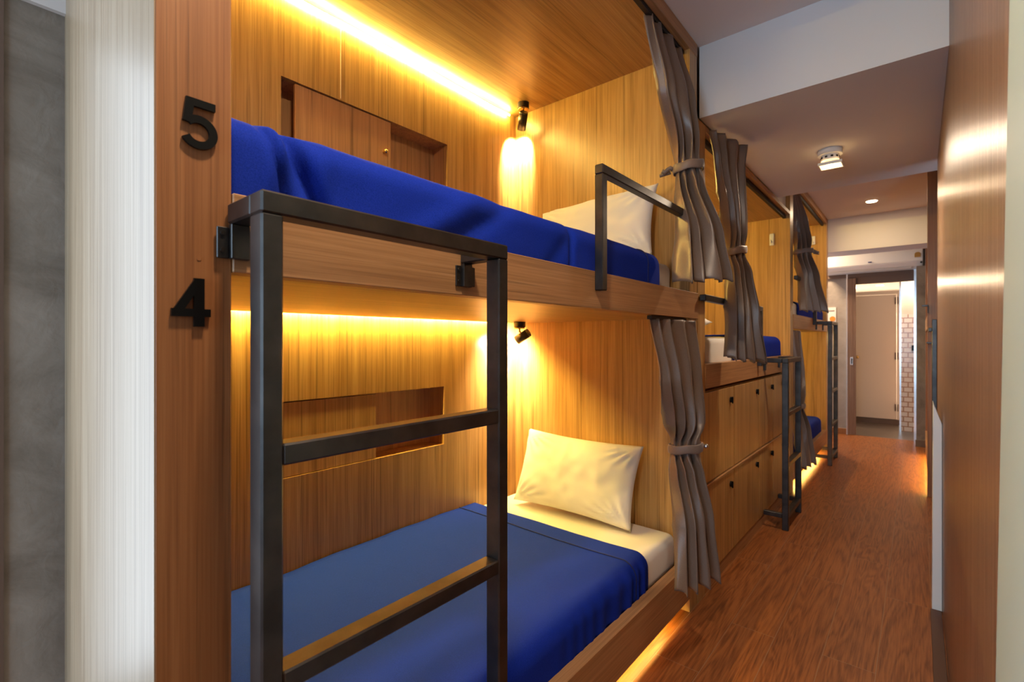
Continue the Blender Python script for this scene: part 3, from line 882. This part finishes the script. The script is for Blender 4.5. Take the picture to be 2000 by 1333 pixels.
# ------------------------------------------------------------------ ladders
def ladder(label, x0, y0, y1, ztop, rungs, xback, lower_bracket):
    t = 0.0325; tx = 0.040
    root = thing('ladder', ((x0 + tx / 2), (y0 + y1) / 2, 0), label, 'ladder', 'black steel bunk ladders')
    for ya in (y0, y1 - t):
        boxes('stile', [(x0, x0 + tx, ya, ya + t, 0.0, ztop - t)], M_steel, root, 0.003)
    boxes('top_bar', [(x0, x0 + tx, y0, y1, ztop - t - 0.0005, ztop)], M_steel, root, 0.003)
    for z in rungs:
        boxes('rung', [(x0 + 0.0005, x0 + tx - 0.0005, y0 + t - 0.001, y1 - t + 0.001, z - t, z)], M_steel, root, 0.003)
    for ya, sgn in ((y0, -1), (y1 - t, 1)):
        arm = boxes('side_arm', [(xback, x0 + 0.001, ya, ya + t, ztop - t, ztop)], M_steel, root, 0.003)
        # flat plate dropping to the rail, with a flange on each side
        pl_ = boxes('bracket', [(xback, xback + 0.012, ya + 0.002, ya + t - 0.002, ztop - 0.088, ztop - t),
                                (xback, xback + 0.004, ya - 0.016, ya + 0.002, ztop - 0.088, ztop - 0.038),
                                (xback, xback + 0.004, ya + t - 0.002, ya + t + 0.016, ztop - 0.085, ztop - 0.038)], M_steel, root, 0.0012)
        for dz in (0.048, 0.075):
            cyl('screw', (xback + 0.004, ya - 0.008, ztop - dz), (xback + 0.0062, ya - 0.008, ztop - dz), 0.0035, M_blackmetal, pl_, seg=10)
    if lower_bracket:
        for ya in (y0, y1 - t):
            boxes('foot_arm', [(lower_bracket, x0 + 0.001, ya, ya + t, rungs[-1] - t, rungs[-1])], M_steel, root, 0.003)
    return root


ladder('black steel ladder hooked on the nearest bunk bed, in front of the blue lower berth', 0.090, 0.300, 0.845, 1.540, [1.168, 0.829, 0.49, 0.15], 0.0045, None)
ladder('black steel ladder in front of the lockers, leading to the raised berth', 0.120, 3.80, 4.30, 1.200, [0.825, 0.47, 0.115], 0.0045, 0.002)
ladder('black steel ladder on the furthest bunk bed by the end wall', 0.112, 6.08, 6.58, 1.532, [1.15, 0.80, 0.44, 0.105], 0.0045, 0.003)
el = thing('ladder', (0.93, 5.30, 0), 'black steel ladder on the right side, seen edge-on past the laminate wall', 'ladder', 'black steel bunk ladders')
boxes('stile', [(0.935, 0.967, 5.28, 5.312, 0, 1.50)], M_steel, el, 0.003)
boxes('side_arm', [(0.912, 0.936, 5.28, 5.396, 1.40, 1.43)], M_steel, el, 0.003)
boxes('bracket', [(0.900, 0.936, 5.29, 5.396, 1.30, 1.312)], M_steel, el, 0.002)


# ------------------------------------------------------------------ number signs
def stroke(bm, pts, wd, x0, x1):
    """flat stroke along (y, z) points, thickened from x0 to x1"""
    P = [Vector(p) for p in pts]; Ls = []; Rs = []
    for i, p in enumerate(P):
        t = (P[min(i + 1, len(P) - 1)] - P[max(i - 1, 0)]).normalized()
        n = Vector((-t.y, t.x)); Ls.append(p + n * wd / 2); Rs.append(p - n * wd / 2)
    fr = [[bm.verts.new((x, q.x, q.y)) for q in side] for x in (x0, x1) for side in (Ls, Rs)]
    a, b, c, d = fr
    for i in range(len(P) - 1):
        for g, h in ((a, b), (c, d), (a, c), (b, d)):
            bm.faces.new((g[i], g[i + 1], h[i + 1], h[i]))
    bm.faces.new((a[0], b[0], d[0], c[0])); bm.faces.new((a[-1], b[-1], d[-1], c[-1]))


def digit_five(yc, zb, hgt):
    bm = bmesh.new(); s = hgt; wd = 0.155 * s
    stroke(bm, [(yc - 0.22 * s, zb + 0.925 * s), (yc + 0.30 * s, zb + 0.925 * s)], wd, 0.0005, 0.006)
    stroke(bm, [(yc - 0.155 * s, zb + 0.99 * s), (yc - 0.215 * s, zb + 0.50 * s)], wd, 0.0006, 0.0061)
    arc = []
    for i in range(29):
        a = R(136 - (136 + 152) * i / 28)
        arc.append((yc - 0.0 * s + 0.265 * s * math.cos(a), zb + 0.335 * s + 0.262 * s * math.sin(a)))
    stroke(bm, arc, wd, 0.0007, 0.0062)
    return bm


def digit_four(yc, zb, hgt):
    bm = bmesh.new(); s = hgt; wd = 0.16 * s
    stroke(bm, [(yc + 0.14 * s, zb), (yc + 0.14 * s, zb + s)], 0.19 * s, 0.0005, 0.006)
    stroke(bm, [(yc - 0.35 * s, zb + 0.285 * s), (yc + 0.35 * s, zb + 0.285 * s)], wd, 0.0006, 0.0061)
    stroke(bm, [(yc - 0.27 * s, zb + 0.27 * s), (yc + 0.12 * s, zb + 0.93 * s)], wd, 0.0007, 0.0062)
    return bm


tag(link_mesh('number_sign', digit_five(0.2605, 1.616, 0.075), M_black, None, (0.003, 0.265, 1.616)), 'black number five high on the wooden post', 'number sign')
tag(link_mesh('number_sign', digit_four(0.2505, 1.343, 0.074), M_black, None, (0.003, 0.25, 1.343)), 'black number four on the wooden post below the ladder bracket', 'number sign')


# ------------------------------------------------------------------ reading lamps
def spot(loc, target, power, size, blend, name):
    d = bpy.data.lights.new(name, 'SPOT'); d.energy = power; d.spot_size = R(size); d.spot_blend = blend
    d.color = WARM; d.shadow_soft_size = 0.018
    o = bpy.data.objects.new(name, d); COL.objects.link(o)
    o.location = loc
    o.rotation_euler = (Vector(target) - Vector(loc)).to_track_quat('-Z', 'Y').to_euler()
    return o


def reading_lamp(label, base, zc, head_a, head_b, power, size, blend=0.45, spill=0.0):
    """head_a: closed end, head_b: open end"""
    root = thing('reading_lamp', (base[0], base[1], zc), label, 'lamp', 'small black reading lamps')
    bm = bmesh.new(); add_cyl(bm, (base[0], base[1], zc - 0.030), (base[0], base[1], zc), 0.035, seg=32)
    bs = link_mesh('base', bm, M_blackmetal, root)
    rim = cyl('base_ring', (base[0], base[1], zc - 0.040), (base[0], base[1], zc - 0.030), 0.031, M_brass, root, seg=32)
    A, B = Vector(head_a), Vector(head_b); ax = (B - A).normalized()
    m = A + ax * (B - A).length * 0.35
    tube('swivel_arm', [(base[0], base[1], zc - 0.035), (base[0], base[1], zc - 0.055), tuple((Vector((base[0], base[1], zc - 0.06)) + m) / 2), tuple(m)], 0.006, M_brass, root)
    bm = bmesh.new(); r = 0.026
    add_cyl(bm, A, A + ax * 0.008, r * 0.9, r, 28)
    add_cyl(bm, A + ax * 0.008, B, r, r, 28, caps=False)
    hd = link_mesh('lamp_head', bm, M_blackmetal, root)
    for p in hd.data.polygons:
        p.use_smooth = len(p.vertices) == 4
    sm = hd.modifiers.new('wall', 'SOLIDIFY'); sm.thickness = 0.0015; sm.offset = -1
    cyl('lens', B - ax * 0.012, B - ax * 0.010, r * 0.9, M_lens, root, seg=28)
    s = spot(tuple(B - ax * 0.004), tuple(B + ax + Vector((0, spill, 0))), power, size, blend, 'reading_lamp_light')
    return root


reading_lamp('small black lamp in the ceiling corner of the nearest upper berth', (-0.95, 2.25), 2.735, (-0.93, 2.23, 2.672), (-0.985, 2.276, 2.598), 80, 92)
reading_lamp('small black tilted lamp under the nearest wooden platform', (-0.93, 2.19), 1.432, (-0.885, 2.222, 1.372), (-0.955, 2.195, 1.325), 85, 165, 1.0, 0.7)


# ------------------------------------------------------------------ ceiling fittings
def downlight(label, x, y, z, r, power):
    root = thing('downlight', (x, y, z), label, 'ceiling light')
    bm = bmesh.new(); add_cyl(bm, (x, y, z - 0.004), (x, y, z - 0.0005), r * 1.25, seg=36)
    link_mesh('rim', bm, M_plastic, root)
    cyl('lens', (x, y, z - 0.007), (x, y, z - 0.004), r, M_down, root, seg=32)
    d = bpy.data.lights.new('downlight_light', 'AREA'); d.shape = 'DISK'; d.size = r * 2; d.energy = power; d.color = (1.0, 0.72, 0.46)
    o = bpy.data.objects.new('downlight_light', d); COL.objects.link(o); o.location = (x, y, z - 0.012)


downlight('round lit downlight in the ceiling past the white beam', 0.47, 6.40, H, 0.045, 5)
downlight('round lit downlight in the washroom ceiling beyond the doorway', 0.30, 11.3, 2.36, 0.055, 95)
downlight('round lit downlight in the washroom ceiling near the doorway', 0.95, 9.0, 2.36, 0.05, 14)

sd = thing('emergency_light', (0.45, 3.40, 2.45), 'white round ceiling fitting with a square glowing lens on the beam', 'ceiling light')
bm = bmesh.new(); add_cyl(bm, (0.45, 3.40, 2.418), (0.45, 3.40, 2.4495), 0.062, seg=40)
hb = link_mesh('housing', bm, M_plastic, sd)
for p in hb.data.polygons: p.use_smooth = len(p.vertices) == 4
bm = bmesh.new(); add_cyl(bm, (0.45, 3.40, 2.385), (0.45, 3.40, 2.418), 0.046, seg=40)
hb = link_mesh('collar', bm, M_plastic, sd)
for p in hb.data.polygons: p.use_smooth = len(p.vertices) == 4
for k in range(10):
    a = 2 * math.pi * k / 10
    bm = bmesh.new(); bmesh.ops.create_cube(bm, size=1, matrix=Matrix.Translation((0.45 + 0.0455 * math.cos(a), 3.40 + 0.0455 * math.sin(a), 2.402)) @ Matrix.Rotation(a, 4, 'Z') @ Matrix.Diagonal((0.005, 0.013, 0.011, 1)))
    link_mesh('vent_slot', bm, M_dark, sd)
bm = bmesh.new(); add_cyl(bm, (0.455, 3.40, 2.37), (0.455, 3.40, 2.386), 0.03, seg=24)
link_mesh('stem', bm, M_plastic, sd)
fr_ = boxes('lens_frame', [(0.395, 0.515, 3.345, 3.352, 2.352, 2.368), (0.395, 0.515, 3.448, 3.455, 2.352, 2.368),
                           (0.395, 0.402, 3.352, 3.448, 2.352, 2.368), (0.508, 0.515, 3.352, 3.448, 2.352, 2.368)], M_plastic, sd, 0.001)
bm = bmesh.new()
hv = [bm.verts.new(v) for v in ((0.402, 3.352, 2.353), (0.508, 3.352, 2.353), (0.508, 3.448, 2.353), (0.402, 3.448, 2.353), (0.455, 3.40, 2.367))]
for k in range(4):
    bm.faces.new((hv[k], hv[(k + 1) % 4], hv[4]))
link_mesh('reflector', bm, M_lens2, sd)
box('bulb', 0.425, 0.485, 3.392, 3.408, 2.3515, 2.360, M_lens3, sd, 0.002)
d = bpy.data.lights.new('emergency_light_glow', 'SPOT'); d.spot_size = R(176); d.spot_blend = 0.75; d.shadow_soft_size = 0.05
d.energy = 66; d.color = (1.0, 0.78, 0.56)
o = bpy.data.objects.new('emergency_light_glow', d); COL.objects.link(o); o.location = (0.45, 3.40, 2.355)


# air conditioner over the doorway
ac = thing('air_conditioner', (0.37, 8.0, 2.26), 'long white air conditioner above the doorway', 'air conditioner')
bm = bmesh.new(); V = []
for x in (-0.16, 0.895):
    V.append([bm.verts.new(v) for v in ((x, 8.03, 2.62), (x, 8.0, 2.58), (x, 8.0, 2.335), (x, 8.06, 2.275), (x, 8.28, 2.262), (x, 8.28, 2.62))])
for k in range(6):
    bm.faces.new((V[0][k], V[0][(k + 1) % 6], V[1][(k + 1) % 6], V[1][k]))
bm.faces.new(V[0]); bm.faces.new(V[1][::-1])
bmesh.ops.bevel(bm, geom=bm.edges[:], offset=0.008, segments=2, affect='EDGES')
link_mesh('body', bm, M_plastic, ac)
boxes('air_flap', [(-0.12, 0.78, 8.045, 8.06, 2.268, 2.274), (-0.12, 0.78, 8.06, 8.16, 2.262, 2.268)], M_plastic, ac, 0.001)
box('logo_badge', 0.335, 0.375, 7.992, 8.0, 2.362, 2.376, plain('navy print', (0.02, 0.03, 0.16), 0.4), ac, 0.002)
bm = bmesh.new()   # arched energy label: rounded top, square foot
pts = [(0.812, 2.385), (0.872, 2.385), (0.872, 2.425)] + [(0.842 + 0.030 * math.cos(R(a)), 2.425 + 0.024 * math.sin(R(a))) for a in range(15, 180, 15)] + [(0.812, 2.425)]
fa = [bm.verts.new((x, 7.995, z)) for x, z in pts]; fb = [bm.verts.new((x, 8.0, z)) for x, z in pts]
bm.faces.new(fa); bm.faces.new(fb[::-1])
for i in range(len(pts)):
    bm.faces.new((fa[i], fa[(i + 1) % len(pts)], fb[(i + 1) % len(pts)], fb[i]))
el_ = link_mesh('energy_label', bm, plain('ochre sticker', (0.42, 0.22, 0.03), 0.5), ac); el_['label'] = 'ochre arched sticker'
cyl('sensor', (0.878, 8.01, 2.318), (0.878, 7.992, 2.318), 0.012, M_dark, ac, seg=16)

# wall hooks
def wall_hook(label, x, y, z):
    root = thing('wall_hook', (x, y, z), label, 'hook', 'white wall hooks')
    bm = bmesh.new(); add_box(bm, x - 0.018, x + 0.018, y - 0.008, y, z, z + 0.105, 0.004, 2)
    link_mesh('back_plate', bm, M_plastic, root)
    tube('hook_arm', [(x, y - 0.006, z + 0.035), (x, y - 0.03, z + 0.018), (x, y - 0.038, z + 0.03), (x, y - 0.036, z + 0.045)], 0.005, M_plastic, root)


wall_hook('white plastic hook on the partition of the berth above the lockers', -0.142, 4.755, 2.165)
wall_hook('white plastic hook on the partition of the furthest berth', -0.135, 6.92, 2.50)

# notices on the end wall
ps = thing('notice', (-0.10, 8.318, 1.57), 'white paper notice with an orange disc on the end wall', 'notice')
box('paper', -0.160, -0.055, 8.312, 8.319, 1.57, 1.805, plain('paper', (0.82, 0.76, 0.68), 0.7), ps, 0)
cyl('orange_disc', (-0.098, 8.312, 1.64), (-0.098, 8.309, 1.64), 0.036, plain('orange print', (0.85, 0.27, 0.03), 0.6), ps, seg=28)
boxes('print_line', [(-0.145, -0.075, 8.309, 8.312, 1.752, 1.762)], plain('brown print', (0.18, 0.11, 0.07), 0.7), ps, 0)
lb = thing('notice', (-0.12, 8.318, 1.42), 'small blue and red notice below the paper one on the end wall', 'notice')
box('card', -0.150, -0.100, 8.312, 8.319, 1.43, 1.54, plain('card', (0.70, 0.66, 0.62), 0.6), lb, 0)
box('blue_field', -0.148, -0.102, 8.309, 8.312, 1.465, 1.515, plain('blue print', (0.10, 0.22, 0.50), 0.6), lb, 0)
box('red_field', -0.148, -0.102, 8.309, 8.312, 1.432, 1.455, plain('red print', (0.60, 0.12, 0.04), 0.6), lb, 0)
tag(box('light_switch', -0.152, -0.122, 8.305, 8.32, 1.07, 1.15, M_black), 'narrow black switch on the end wall below the notices', 'switch')
